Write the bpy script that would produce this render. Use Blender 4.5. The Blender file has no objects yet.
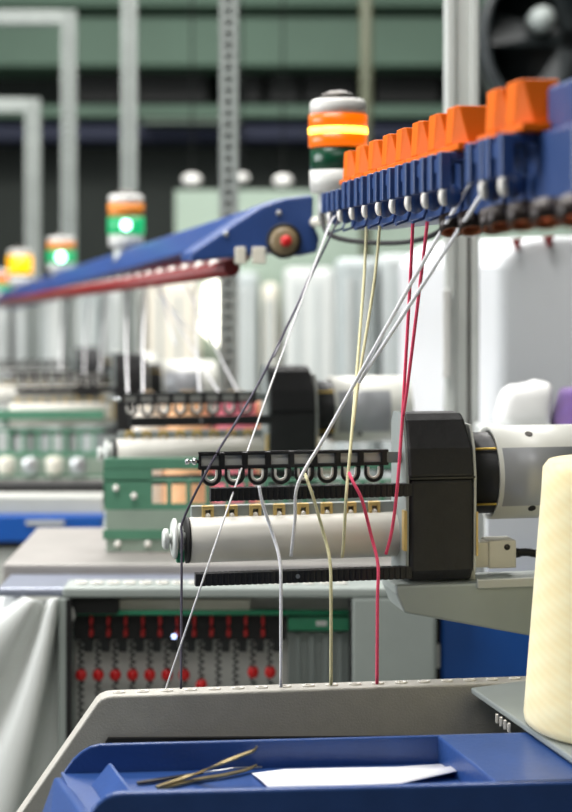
import bpy, bmesh, math, random
from mathutils import Vector as V, Matrix
random.seed(7)
SC = bpy.context.scene
COL = SC.collection
F, HX, HY, CH = 1700.0, 286.0, 262.0, 1.45      # focal length in pixels, principal column, horizon row, eye height

def P(px, py, d):                                  # point seen at a pixel, at a distance d into the hall
    return V(((px-HX)/F*d, d, CH-(py-HY)/F*d))
def PZ(px, py, z):                                 # point seen at a pixel, on the horizontal plane z
    return P(px, py, (CH-z)*F/(py-HY))
def s2l(c):
    c /= 255.0
    return c/12.92 if c <= .04045 else ((c+.055)/1.055)**2.4

# ------------------------------------------------------------------ materials
def mat(name, rgb, rough=.5, metal=0.0, var=.06, scale=18, bump=0.0, bscale=120, emit=None, spec=.5, coat=0):
    m = bpy.data.materials.new(name); m.use_nodes = True
    nt = m.node_tree; N = nt.nodes; L = nt.links
    b = N['Principled BSDF']
    col = [s2l(c) for c in rgb]
    tc = N.new('ShaderNodeTexCoord')
    nz = N.new('ShaderNodeTexNoise'); nz.inputs['Scale'].default_value = scale; nz.inputs['Detail'].default_value = 4
    L.new(tc.outputs['Object'], nz.inputs['Vector'])
    rp = N.new('ShaderNodeValToRGB')
    rp.color_ramp.elements[0].position = .3; rp.color_ramp.elements[1].position = .7
    rp.color_ramp.elements[0].color = [c*(1-var) for c in col]+[1]
    rp.color_ramp.elements[1].color = [min(1, c*(1+var)) for c in col]+[1]
    L.new(nz.outputs['Fac'], rp.inputs['Fac']); L.new(rp.outputs['Color'], b.inputs['Base Color'])
    b.inputs['Roughness'].default_value = rough; b.inputs['Metallic'].default_value = metal
    b.inputs['Specular IOR Level'].default_value = spec
    b.inputs['Coat Weight'].default_value = coat
    if bump:
        n2 = N.new('ShaderNodeTexNoise'); n2.inputs['Scale'].default_value = bscale; n2.inputs['Detail'].default_value = 5
        L.new(tc.outputs['Object'], n2.inputs['Vector'])
        bp = N.new('ShaderNodeBump'); bp.inputs['Strength'].default_value = bump; bp.inputs['Distance'].default_value = .002
        L.new(n2.outputs['Fac'], bp.inputs['Height']); L.new(bp.outputs['Normal'], b.inputs['Normal'])
    if emit:
        b.inputs['Emission Color'].default_value = [s2l(c) for c in emit[0]]+[1]
        b.inputs['Emission Strength'].default_value = emit[1]
    return m

M = {}
M['orange'] = mat('orange plastic', (228, 104, 0), .5, var=.05, spec=.15)
M['blue_part'] = mat('blue plastic', (38, 66, 118), .38, var=.08)
M['blue_tray'] = mat('blue tray plastic', (42, 74, 134), .33, var=.08, scale=30, bump=.2, bscale=260)
M['blue_arm'] = mat('blue painted metal', (34, 64, 122), .4, var=.06)
M['blue_door'] = mat('deep blue painted door', (16, 82, 166), .45, var=.04)
M['grey_plate'] = mat('grey powder coat', (172, 169, 161), .55, var=.05, scale=60, bump=.3, bscale=500)
M['grey_case'] = mat('grey casing', (158, 166, 162), .5, var=.04)
M['grey_light'] = mat('light grey casing', (190, 192, 186), .45, var=.04)
M['grey_mid'] = mat('mid grey panel', (140, 147, 145), .5, var=.05)
M['steel'] = mat('steel', (190, 192, 194), .28, .9, var=.05)
M['chrome'] = mat('chrome', (215, 218, 220), .15, 1.0, var=.02)
M['zinc'] = mat('zinc strut', (138, 144, 140), .55, .2, var=.08)
M['alu'] = mat('aluminium', (196, 200, 196), .4, .1, var=.03)
M['black'] = mat('black plastic', (22, 22, 24), .45, var=.15)
M['fabric'] = mat('black leatherette', (27, 27, 28), .6, var=.25, scale=40, bump=1.0, bscale=38)
M['rubber'] = mat('black rubber', (15, 15, 16), .65, var=.2)
M['roller'] = mat('cream roller', (212, 209, 200), .42, var=.03)
M['tan'] = mat('brass clip', (206, 178, 112), .4, .2, var=.08)
M['brass'] = mat('brass', (190, 160, 70), .35, .7, var=.08)
M['white'] = mat('white plastic', (206, 206, 202), .4, var=.02)
M['ceramic'] = mat('ceramic', (238, 234, 226), .25, var=.02)
M['wheel'] = mat('dark tan wheel', (124, 108, 80), .5)
M['hood_gloss'] = mat('glossy grey hood', (226, 229, 226), .35, var=.02)
M['guide'] = mat('guide plate green', (82, 134, 108), .5, var=.1)
M['housing'] = mat('pale motor housing', (222, 222, 214), .4, var=.02)
M['hood_pale'] = mat('pale grey cabinet', (178, 184, 184), .5, var=.03)
M['bag'] = mat('white bag cloth', (240, 240, 238), .75, var=.02, bump=.3, bscale=40)
M['paper'] = mat('paper', (242, 242, 246), .8, var=.02, scale=6)
M['beige'] = mat('beige connector', (218, 214, 200), .5, var=.05)
M['label'] = mat('grey foil label', (166, 168, 172), .35, .2, var=.04)
M['cup'] = mat('dark brown cup', (40, 28, 24), .4, .2)
M['red_tab'] = mat('dark red tab', (160, 20, 20), .5)
M['deck_beige'] = mat('warm grey deck', (150, 146, 142), .45)
M['deck'] = mat('blue grey deck', (136, 142, 158), .3, .2)
M['copper'] = mat('brown copper', (170, 100, 66), .3, .7, var=.2)
M['red'] = mat('red plastic', (200, 16, 20), .4, var=.06)
M['red_rail'] = mat('red enamel', (120, 24, 24), .45, var=.1)
M['green'] = mat('green enamel', (40, 128, 92), .45, var=.1)
M['green_plate'] = mat('grey green plate', (142, 158, 144), .5, var=.08)
M['tweezer'] = mat('tweezer brass steel', (168, 150, 104), .3, .8, var=.12, scale=60)
M['dark_steel'] = mat('dark steel', (70, 66, 62), .35, .8, var=.1)
M['spring'] = mat('spring steel', (34, 36, 38), .4, .2, var=.1)
M['amber'] = mat('amber lens', (150, 70, 0), .3, emit=((255, 112, 0), .8))
M['amber_hot'] = mat('amber lit band', (255, 200, 80), .3, emit=((255, 205, 70), 5.0))
M['amber_full'] = mat('amber lamp lit', (60, 30, 0), .3, emit=((255, 184, 0), 1.8))
M['amber_dim'] = mat('amber lens unlit', (214, 128, 40), .35)
M['green_off'] = mat('green lens unlit', (10, 66, 44), .25)
M['green_on'] = mat('green lens lit', (8, 80, 50), .3, emit=((20, 190, 115), .8))
M['green_hot'] = mat('green lamp core', (190, 255, 220), .3, emit=((170, 255, 210), 6.0))
M['wood_tube'] = mat('cardboard tube', (150, 128, 96), .8, var=.1)
M['hood'] = mat('white machine hood', (196, 200, 198), .5, var=.05, scale=4)
M['hood_cream'] = mat('cream machine hood', (220, 214, 200), .5, var=.05, scale=4)
M['hood_grey'] = mat('grey machine hood', (168, 176, 176), .5, var=.05, scale=4)
M['sheet'] = mat('white cloth cover', (212, 215, 218), .7, var=.03, scale=5, bump=.3, bscale=20)
M['partition'] = mat('pale green partition', (140, 156, 143), .6, var=.05, scale=2)
M['beam'] = mat('pale green beam', (104, 132, 114), .6, var=.1, scale=2)
M['wall'] = mat('dark wall', (52, 58, 54), .8, var=.25, scale=1.5)
M['dark'] = mat('dark opening', (14, 18, 17), .6, var=.3, scale=3)
M['navy'] = mat('navy panel', (22, 32, 62), .6, var=.2, scale=3)
M['olive'] = mat('olive pipe', (68, 72, 54), .6, var=.1)
M['floor'] = mat('grey floor', (120, 122, 118), .5, var=.08, scale=3)
M['ceil'] = mat('ceiling', (90, 98, 92), .8, var=.1, scale=2)
M['window'] = mat('bright window pane', (250, 248, 240), .4, emit=((255, 250, 236), 2.6))
M['fan'] = mat('dark fan housing', (26, 32, 34), .45, var=.2)
M['led'] = mat('blue white led', (210, 220, 255), .3, emit=((180, 200, 255), 3.0))

def yarnmat(name, rgb, scale=900):
    return mat(name, rgb, .85, var=.14, scale=scale, bump=.5, bscale=900)
Y = {k: yarnmat(k+' yarn', c) for k, c in dict(slate=(78, 74, 88), grey=(158, 156, 162), white=(246, 244, 248), yellow=(226, 220, 176),
     red=(246, 84, 118), pale=(236, 236, 242)).items()}

def conemat(name, rgb):
    m = bpy.data.materials.new(name); m.use_nodes = True
    nt = m.node_tree; N = nt.nodes; L = nt.links; b = N['Principled BSDF']
    b.inputs['Roughness'].default_value = .85
    b.inputs['Sheen Weight'].default_value = .3
    tc = N.new('ShaderNodeTexCoord'); sep = N.new('ShaderNodeSeparateXYZ'); L.new(tc.outputs['Object'], sep.inputs[0])
    at = N.new('ShaderNodeMath'); at.operation = 'ARCTAN2'; L.new(sep.outputs['Y'], at.inputs[0]); L.new(sep.outputs['X'], at.inputs[1])
    prev = None
    for sg, zk in ((-8, 262), (26, 830)):
        mz = N.new('ShaderNodeMath'); mz.operation = 'MULTIPLY'; mz.inputs[1].default_value = zk; L.new(sep.outputs['Z'], mz.inputs[0])
        ma = N.new('ShaderNodeMath'); ma.operation = 'MULTIPLY_ADD'; ma.inputs[1].default_value = sg; L.new(at.outputs[0], ma.inputs[0]); L.new(mz.outputs[0], ma.inputs[2])
        sn = N.new('ShaderNodeMath'); sn.operation = 'SINE'; L.new(ma.outputs[0], sn.inputs[0])
        pw = N.new('ShaderNodeMath'); pw.operation = 'MULTIPLY'; pw.inputs[1].default_value = .22 if sg < 0 else .16; L.new(sn.outputs[0], pw.inputs[0])
        if prev is None: prev = pw
        else:
            ad = N.new('ShaderNodeMath'); ad.operation = 'ADD'; L.new(prev.outputs[0], ad.inputs[0]); L.new(pw.outputs[0], ad.inputs[1]); prev = ad
    nz = N.new('ShaderNodeTexNoise'); nz.inputs['Scale'].default_value = 60; nz.inputs['Detail'].default_value = 5
    L.new(tc.outputs['Object'], nz.inputs['Vector'])
    ad = N.new('ShaderNodeMath'); ad.operation = 'ADD'; L.new(prev.outputs[0], ad.inputs[0]); L.new(nz.outputs['Fac'], ad.inputs[1])
    rp = N.new('ShaderNodeValToRGB'); c = [s2l(x) for x in rgb]
    rp.color_ramp.elements[0].position = 0; rp.color_ramp.elements[0].color = [c[0]*.97, c[1]*.91, c[2]*.80, 1]
    rp.color_ramp.elements[1].position = .9; rp.color_ramp.elements[1].color = c+[1]
    L.new(ad.outputs[0], rp.inputs['Fac']); L.new(rp.outputs['Color'], b.inputs['Base Color'])
    bp = N.new('ShaderNodeBump'); bp.inputs['Strength'].default_value = .12; bp.inputs['Distance'].default_value = .002
    L.new(ad.outputs[0], bp.inputs['Height']); L.new(bp.outputs['Normal'], b.inputs['Normal'])
    return m

# ------------------------------------------------------------------ mesh builder
class MB:
    def __init__(s): s.bm = bmesh.new()
    def box(s, a, b):                              # opposite corners
        a, b = V(a), V(b)
        vs = [s.bm.verts.new((x, y, z)) for x in (a.x, b.x) for y in (a.y, b.y) for z in (a.z, b.z)]
        for f in ((0, 1, 3, 2), (4, 6, 7, 5), (0, 4, 5, 1), (2, 3, 7, 6), (0, 2, 6, 4), (1, 5, 7, 3)):
            s.bm.faces.new([vs[i] for i in f])
        return s
    def hexa(s, A, B):                             # two matching loops, closed between
        va = [s.bm.verts.new(p) for p in A]; vb = [s.bm.verts.new(p) for p in B]
        n = len(A)
        s.bm.faces.new(va); s.bm.faces.new(vb[::-1])
        for i in range(n):
            s.bm.faces.new([va[i], vb[i], vb[(i+1) % n], va[(i+1) % n]])
        return s
    def prism(s, pts, vec):
        vec = V(vec); return s.hexa([V(p) for p in pts], [V(p)+vec for p in pts])
    def tube(s, pts, r, seg=8, caps=True):
        pts = [V(p) for p in pts]; rings = []
        up = V((0, 0, 1)); n0 = None
        for i, p in enumerate(pts):
            t = (pts[min(i+1, len(pts)-1)]-pts[max(i-1, 0)]).normalized()
            if n0 is None:
                n0 = t.cross(up)
                if n0.length < .05: n0 = t.cross(V((0, 1, 0)))
            n0 = (n0-t*n0.dot(t)).normalized()
            b = t.cross(n0)
            rr = r[i] if isinstance(r, (list, tuple)) else r
            rings.append([s.bm.verts.new(p+(n0*math.cos(a)+b*math.sin(a))*rr) for a in [2*math.pi*k/seg for k in range(seg)]])
        for q in range(len(rings)-1):
            for k in range(seg):
                f = s.bm.faces.new([rings[q][k], rings[q][(k+1) % seg], rings[q+1][(k+1) % seg], rings[q+1][k]]); f.smooth = True
        if caps:
            s.bm.faces.new(rings[0][::-1]); s.bm.faces.new(rings[-1])
        return s
    def lathe(s, prof, o=(0, 0, 0), axis='z', seg=32, a0=0, a1=2*math.pi, flat=False):   # prof: (radius, height)
        o = V(o); full = abs(a1-a0-2*math.pi) < 1e-6
        n = seg if full else seg+1
        rings = []
        for (r, h) in prof:
            ring = []
            for k in range(n):
                a = a0+(a1-a0)*k/seg
                c, d = r*math.cos(a), r*math.sin(a)
                ring.append(s.bm.verts.new(o+(V((c, d, h)) if axis == 'z' else V((h, c, d)) if axis == 'x' else V((d, h, c)))))
            rings.append(ring)
        for q in range(len(rings)-1):
            for k in range(seg):
                f = s.bm.faces.new([rings[q][k], rings[q][(k+1) % n], rings[q+1][(k+1) % n], rings[q+1][k]]); f.smooth = not flat
        if full and prof[0] != prof[-1]:
            if prof[0][0] > 1e-6: s.bm.faces.new(rings[0][::-1])
            if prof[-1][0] > 1e-6: s.bm.faces.new(rings[-1])
        return s
    def ball(s, c, r, sc=(1, 1, 1), seg=14):
        m = Matrix.Translation(V(c)) @ Matrix.Diagonal((*sc, 1))
        g = bmesh.ops.create_uvsphere(s.bm, u_segments=seg, v_segments=max(6, seg//2+1), radius=r, matrix=m)
        for v in g['verts']:
            for f in v.link_faces: f.smooth = True
        return s
    def grid(s, rows, smooth=True):
        vs = [[s.bm.verts.new(p) for p in r] for r in rows]
        for i in range(len(vs)-1):
            for j in range(len(vs[0])-1):
                f = s.bm.faces.new([vs[i][j], vs[i][j+1], vs[i+1][j+1], vs[i+1][j]]); f.smooth = smooth
        return s
    def build(s, name, m, parent=None, bevel=0, origin=None, seg=2, solid=0):
        bmesh.ops.remove_doubles(s.bm, verts=s.bm.verts, dist=1e-7)
        bmesh.ops.recalc_face_normals(s.bm, faces=s.bm.faces)
        if origin is not None: bmesh.ops.translate(s.bm, verts=s.bm.verts, vec=-V(origin))
        me = bpy.data.meshes.new(name); s.bm.to_mesh(me); s.bm.free()
        me.materials.append(m)
        o = bpy.data.objects.new(name, me); COL.objects.link(o)
        if origin is not None: o.location = origin
        if parent is not None: o.parent = parent
        if solid:
            k = o.modifiers.new('thick', 'SOLIDIFY'); k.thickness = solid; k.offset = 0
        if bevel:
            k = o.modifiers.new('bevel', 'BEVEL'); k.width = bevel; k.segments = seg; k.limit_method = 'ANGLE'; k.angle_limit = math.radians(40)
        return o

def tag(o, label, cat, group=None):
    o['label'] = label; o['category'] = cat
    if group: o['group'] = group
    return o
def thing(name, loc, label, cat, group=None, rz=0):
    o = bpy.data.objects.new(name, None); COL.objects.link(o)
    o.location = loc; o.rotation_euler = (0, 0, rz); o.empty_display_size = .05
    return tag(o, label, cat, group)
def struct(o):
    o['kind'] = 'structure'; return o
KIDS = {}
def copy_tree(o, parent=None):
    c = o.copy(); COL.objects.link(c)
    if parent: c.parent = parent
    for ch in [x for x in list(COL.objects) if x.parent == o]: copy_tree(ch, c)
    return c
class Loc:                                          # a thing's own frame: pixels onto its local plane y = yl
    def __init__(s, loc, rz): s.loc = V(loc); s.R = Matrix.Rotation(-rz, 3, 'Z')
    def __call__(s, px, py, yl):
        o = s.R @ (V((0, 0, CH))-s.loc); d = s.R @ V(((px-HX)/F, 1, -(py-HY)/F))
        t = (yl-o.y)/d.y; return o+d*t
    def w(s, p): return s.R @ (V(p)-s.loc)
TH = math.radians(10.5)

def smooth_path(pts, n=6):                          # Catmull-Rom through points
    pts = [V(p) for p in pts]; out = []
    for i in range(len(pts)-1):
        p0, p1, p2, p3 = pts[max(i-1, 0)], pts[i], pts[i+1], pts[min(i+2, len(pts)-1)]
        for k in range(n):
            t = k/n
            out.append(.5*((2*p1)+(p2-p0)*t+(2*p0-5*p1+4*p2-p3)*t*t+(3*p1-p0-3*p2+p3)*t**3))
    out.append(pts[-1]); return out

# ------------------------------------------------------------------ camera
cam = bpy.data.cameras.new('camera'); co = bpy.data.objects.new('camera', cam); COL.objects.link(co)
co.location = (0, 0, CH); co.rotation_euler = (math.pi/2, 0, 0)
cam.sensor_fit = 'HORIZONTAL'; cam.sensor_width = 36; cam.lens = 36*F/572
cam.shift_y = -(406-HY)/572
cam.dof.use_dof = True; cam.dof.focus_distance = 1.66; cam.dof.aperture_fstop = 6.2
cam.clip_start = .05; cam.clip_end = 60
SC.camera = co

# ------------------------------------------------------------------ the hall
struct(MB().box((-6, -2.5, -.1), (5, 9, 0)).build('floor', M['floor']))
struct(MB().box((-6, -2.5, 3.6), (5, 9, 3.7)).build('ceiling', M['ceil']))
struct(MB().box((-6, 8.2, 0), (5, 8.4, 3.6)).build('wall_back', M['wall']))
struct(MB().box((4.0, -2.5, 0), (4.2, 8.2, 3.6)).build('wall_right', M['ceil']))
struct(MB().box((-6, -2.7, 0), (5, -2.5, 3.6)).build('wall_front', M['ceil']))
struct(MB().box((-6.2, -2.5, 0), (-6, 8.2, .9)).build('wall_left', M['ceil']))
struct(MB().box((-6.2, -2.5, 2.7), (-6, 8.2, 3.6)).build('wall_left', M['ceil']))
m = MB()
for k in range(9): m.box((-6.15, -2.5+k*1.3, .9), (-6.05, -2.4+k*1.3, 2.7))
struct(m.build('window_9', M['alu']))
def wallbox(name, x0, y0, x1, y1, d, th, m):        # a flat member on the back wall
    a, b = P(x0, y0, d), P(x1, y1, d)
    return struct(MB().box((a.x, d, a.z), (b.x, d+th, b.z)).build(name, m, bevel=.01))
wallbox('trim_1', -700, -30, 900, 6, 7.6, .6, M['beam'])
wallbox('trim_2', -700, 17, 900, 66, 7.7, .5, M['beam'])
wallbox('trim_3', -700, 105, 450, 117, 7.75, .45, M['beam'])
wallbox('trim_4', 140, 119, 240, 123, 7.6, .2, M['partition'])
wallbox('trim_5', -700, 124, 440, 141, 7.8, .4, M['navy'])
for i, (a, b) in enumerate(((75, 208), (244, 262), (268, 300), (304, 356), (376, 440))):
    o = wallbox('window_%d' % (i+2), a, 72, b, 104, 8.0, .2, M['dark'])
# pale lower partition with a bright window in it
a, b = P(175, 190, 6.2), P(900, 200, 6.2)
struct(MB().box((a.x, 6.2, 0), (b.x, 6.3, a.z)).build('wall_partition', M['partition']))
w = struct(MB().prism([P(205, 284, 6.1), P(222, 279, 6.1), P(229, 290, 6.1), P(229, 345, 6.1), P(216, 345, 6.1), P(201, 330, 6.1)], (0, .09, 0)).build('window_1', M['window']))
MB().tube([P(203, 276, 6.08), P(230, 276, 6.08), P(232, 350, 6.08), P(198, 350, 6.08), P(198, 282, 6.08), P(203, 276, 6.08)], .008, 6).build('window_frame', M['alu'], w)
for k, (x, y, r) in enumerate(((192, 180, 8), (283, 181, 8), (242, 178, 6))):
    c = P(x, y, 5.6)
    root = thing('ceiling_lamp', c, ['round white globe lamp above the blue arm, left of the others', 'round white globe lamp nearest the amber beacon',
                 'round white globe lamp in the middle behind the perforated post'][k], 'lamp', 'globe lamps behind the blue arm')
    MB().ball((0, 0, 0), r/F*5.6, (1.25, 1, .8)).build('lamp_globe', M['white'], root)
    MB().tube([(0, 0, r/F*4), (0, 0, 3.6-c.z)], .003, 6).build('lamp_stem', M['dark'], root)
# olive pipe and exhaust fan
a = P(366, 300, 5.9)
tag(MB().tube([(a.x, 5.9, 0), (a.x, 5.9, 3.6)], .022, 12).build('pipe', M['olive'], origin=(a.x, 5.9, 0)), 'olive green vertical pipe behind the lit amber beacon', 'pipe')
c = P(572, 40, 4.6)
fan = thing('exhaust_fan', c, 'big dark round exhaust fan at the top right behind the pillar', 'fan')
MB().lathe([(.235, -.10), (.255, -.10), (.255, .12), (.235, .12), (.235, -.10)], axis='y', seg=40).build('fan_housing', M['fan'], fan)
MB().lathe([(0, .11), (.235, .11), (.235, .12), (0, .12)], axis='y', seg=40).build('fan_back', M['fan'], fan)
h = MB().lathe([(0, -.09), (.03, -.085), (.035, -.02), (.03, .11)], axis='y', seg=24).build('fan_hub', M['grey_mid'], fan)
h.location = (-.09, 0, .05)
for k in range(5):
    a = 2*math.pi*k/5+.5
    u = V((math.cos(a), 0, math.sin(a))); n = V((-math.sin(a), 0, math.cos(a)))
    MB().prism([u*.03-n*.02, u*.22-n*.05+V((0, .02, 0)), u*.22+n*.05+V((0, -.04, 0)), u*.03+n*.02], (0, .006, 0)).build('fan_blade', M['fan'], fan)
MB().box((-.02, -.02, .25), (.02, .02, 3.6-c.z)).build('fan_bracket', M['dark'], fan)

# far white machine hoods along the hall
hoods = [(-120, 8, 292, 5.8, 'hood', 'white far machine hood at the left edge beneath the lit amber lamp'), (14, 62, 290, 5.8, 'hood', 'white far machine hood second from the left edge'),
         (70, 100, 288, 5.8, 'hood_grey', 'grey far machine hood between white ones, below the green lit beacon'),
         (104, 140, 284, 5.8, 'hood', 'white far machine hood left of the third black feeder head'), (146, 196, 280, 5.8, 'hood_cream', 'cream far machine hood left of the bright window'),
         (233, 258, 272, 5.8, 'hood_grey', 'narrow grey far machine hood right of the bright window'), (262, 278, 284, 5.8, 'hood_cream', 'narrow cream far machine hood behind the slate yarn'),
         (284, 335, 268, 5.8, 'hood', 'white far machine hood behind the second black feeder head'),
         (338, 378, 258, 4.2, 'hood_grey', 'grey far cabinet behind the pale yellow yarns'), (381, 443, 254, 4.2, 'hood_pale', 'white far cabinet just left of the aluminium pillar')]
for x0, x1, y0, d, mk, lb in hoods:
    a, b = P(x0, y0, d), P(x1, y0, d)
    root = thing('machine_hood' if d > 4.5 else 'metal_cabinet', ((a.x+b.x)/2, d, 0), lb, 'machine' if d > 4.5 else 'cabinet', 'far hoods and cabinets')
    hw = (b.x-a.x)/2
    MB().box((-hw, 0, 0), (hw, .35, a.z)).build('hood_body', M[mk], root, bevel=.02)
    for t in (-.45, .3):
        MB().box((hw*t-.006, -.008, .2), (hw*t+.006, 0.001, a.z-.05)).build('hood_rib', M['hood_grey'] if mk != 'hood_grey' else M['hood'], root)

# ------------------------------------------------------------------ perforated gantry posts
def post(px0, px1, ptop, pbot, d, label, bar=None, barlab=None, lean=0):
    x0, x1 = P(px0, 0, d).x, P(px1, 0, d).x
    wd = x1-x0; cx = (x0+x1)/2
    zt = P(0, ptop, d).z if ptop is not None else 3.6
    root = thing('perforated_post', (cx, d, 0), label, 'post', 'perforated gantry posts')
    m = MB(); h = wd/2; e = wd*.34
    m.box((-h, 0, 0), (-h+e, wd, zt)); m.box((h-e, 0, 0), (h, wd, zt)); m.box((-h+e, wd*.85, 0), (h-e, wd, zt))
    z = .6
    m.box((-h+e, 0, 0), (h-e, .003, .6))
    while z < zt:
        m.box((-h+e, 0, z), (h-e, .003, min(zt, z+.012))); z += .022
    m.build('post_channel', M['zinc'], root)
    if bar is not None:
        MB().box((-1.6, .0, zt-wd), (-h, wd, zt)).build('cross_bar', M['zinc'], root, bevel=.003)
    return root
post(219, 238, None, 0, 3.3, 'perforated steel post, widest and rightmost, rising behind the blue arm')
post(121, 136, None, 0, 4.3, 'perforated steel post rising behind the middle green lit beacon')
post(61, 75, 10, 0, 4.9, 'perforated steel post with tall cross bar over the small green beacon', bar=1)
post(25, 39, 98, 0, 5.5, 'perforated steel post with lower cross bar above the round amber lamp', bar=1)

# aluminium pillar
c = P(463, 300, 2.5); hw = 16.5/F*2.5
pil = thing('aluminium_pillar', (c.x, 2.5, 0), 'smooth grooved aluminium pillar behind the orange caps', 'pillar')
m = MB(); m.box((-hw, .0, 0), (-hw*.42, hw*2, 3.6)); m.box((hw*.45, .0, 0), (hw, hw*2, 3.6)); m.box((-hw*.45, .006, 0), (hw*.5, hw*2, 3.6))
m.build('pillar_profile', M['alu'], pil, bevel=.003)
MB().box((hw*.28, -.001, 0), (hw*.42, .005, 1.49)).build('pillar_groove_strip', M['dark_steel'], pil)
MB().box((-hw*1.25, -.012, 1.28), (-hw*.8, .0, 1.41)).build('pillar_switch', M['white'], pil, bevel=.002)

# ------------------------------------------------------------------ signal beacons
def beacon(px, ptop, pbot, d, bands, label, w=.035):
    base = P(px, pbot, d); H = (pbot-ptop)/F*d
    root = thing('signal_beacon', base, label, 'beacon', 'signal beacons')
    r = w
    MB().lathe([(r*.93, 0), (r*.93, H*.05), (r*.97, H*.06), (r*.97, H*.24), (r*.9, H*.245)], seg=32).build('beacon_base', M['white'], root)
    MB().lathe([(r*.9, H*.84), (r*.96, H*.845), (r*.96, H*.965), (r*.86, H), (r*.5, H*1.003), (0, H*1.004)], seg=32).build('beacon_cap', M['white'], root)
    MB().lathe([(r*.62, H), (r*.6, H*1.05), (r*.3, H*1.09), (0, H*1.1)], seg=20).build('beacon_top_knob', M['dark_steel'], root)
    for nm, z0, z1, mk, k in bands:
        MB().lathe([(r*.9, H*z0), (r*k, H*z0+.0005), (r*k, H*z1-.0005), (r*.9, H*z1)], seg=32).build(nm, M[mk], root)
    MB().tube([(0, 0, .001), (0, 0, -.035)], r*.7, 16).build('beacon_stem', M['alu'], root)
    return root
bb = beacon(338, 100, 193, 2.2, [('green_lens', .245, .49, 'green_off', .95), ('amber_lens', .49, .63, 'amber', 1.0), ('lit_band', .63, .70, 'amber_hot', 1.005), ('amber_lens', .70, .84, 'amber', 1.0)],
       'large stack beacon lit amber over dark green, beside the orange caps', .038)
MB().tube([(0, 0, -.03), (-.012, .0, -.033), (P(318, 213, 2.3).x-bb.location.x, .12, -.034), (P(312, 213, 2.38).x-bb.location.x, .19, -.034)], .007, 10).build('mounting_arm', M['beige'], bb)
def bead(root, px, py, d, r, mk):
    o = MB().ball((0, 0, 0), r, (1, .4, 1)).build('lit_lamp', M[mk], root)
    o.location = P(px, py, d-.036)-root.location
b = beacon(126, 195, 247, 3.4, [('green_lens', .245, .58, 'green_on', 1.03), ('amber_lens', .58, .84, 'amber_dim', 1.0)], 'middle stack beacon lit green, tan amber ring above, on the blue beam', .036)
bead(b, 126, 225, 3.4, .0105, 'green_hot')
b = beacon(61, 237, 271, 4.3, [('green_lens', .245, .62, 'green_on', 1.04), ('amber_lens', .62, .84, 'amber_dim', 1.0)], 'small stack beacon lit green, third along the row', .035)
bead(b, 61, 257, 4.3, .012, 'green_hot')
beacon(20, 250, 285, 5.1, [('green_lens', .245, .33, 'green_off', .95), ('amber_lens', .33, .84, 'amber_full', 1.02)], 'small beacon glowing bright yellow amber near the left edge', .036)
beacon(0, 270, 296, 5.5, [('green_lens', .245, .5, 'green_on', 1.0), ('amber_lens', .5, .84, 'amber', 1.0)], 'last dim amber and green beacon cut by the left edge', .035)

# ------------------------------------------------------------------ yarn feeder (roller unit)
FR = P(440, 583, 1.78)
root = thing('yarn_feeder', FR, 'nearest roller yarn feeder with black head and cream roller, in sharp focus', 'yarn feeder', 'roller yarn feeders', TH)
fl = Loc(FR, TH)
def zz(px, py, yl): return fl(px, py, yl).z
def xx(px, py, yl): return fl(px, py, yl).x
# black head: upper and lower cover, end plates
xa, xb = xx(410, 530, -.05), xx(474, 530, -.05)
z0, z1, z2 = zz(440, 582, -.05), zz(440, 478, -.05), zz(440, 414, -.035)
MB().hexa([(xa, -.05, z1-.0007), (xa, -.05, z0+.012), (xa, -.042, z0), (xa, .012, z0), (xa, .012, z1-.0007)], [(xb, -.05, z1-.0007), (xb, -.05, z0+.012), (xb, -.042, z0), (xb, .012, z0), (xb, .012, z1-.0007)]).build('lower_cover', M['fabric'], root, bevel=.004, seg=3)
pr = [(-.052, z1+.0007), (-.047, z1+.03), (-.034, z2-.006), (-.026, z2), (.004, z2), (.012, z2-.01), (.012, z1+.0007)]
MB().hexa([(xa-.001, a, b) for a, b in pr], [(xb+(.0 if b < z2-.012 else -.006), a, b) for a, b in pr]).build('upper_cover', M['fabric'], root, bevel=.003, seg=3)
MB().box((xa, -.0515, z1-.001), (xb+.001, .010, z1+.001)).build('cover_seam', M['spring'], root)
pl = [(-.047, z0+.01), (-.049, z1), (-.044, z1+.03), (-.032, z2-.004), (-.024, z2+.0015), (.006, z2), (.014, z2-.01), (.014, z0)]
MB().prism([(xa-.0035, a, b) for a, b in pl], (.0028, 0, 0)).build('end_plate', M['grey_mid'], root)
MB().prism([(xb+.0005, a, b) for a, b in [(p, min(q, z2-.012)) for p, q in pl]], (.0025, 0, 0)).build('end_plate', M['grey_light'], root)
MB().box((xa-.006, -.05, zz(410, 551, -.05)), (xa-.003, -.040, zz(410, 511, -.05))).build('brass_edge', M['tan'], root)
MB().box((xb+.0025, -.05, zz(476, 556, -.05)), (xb+.0045, -.03, zz(476, 512, -.05))).build('brass_edge', M['tan'], root)
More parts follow.
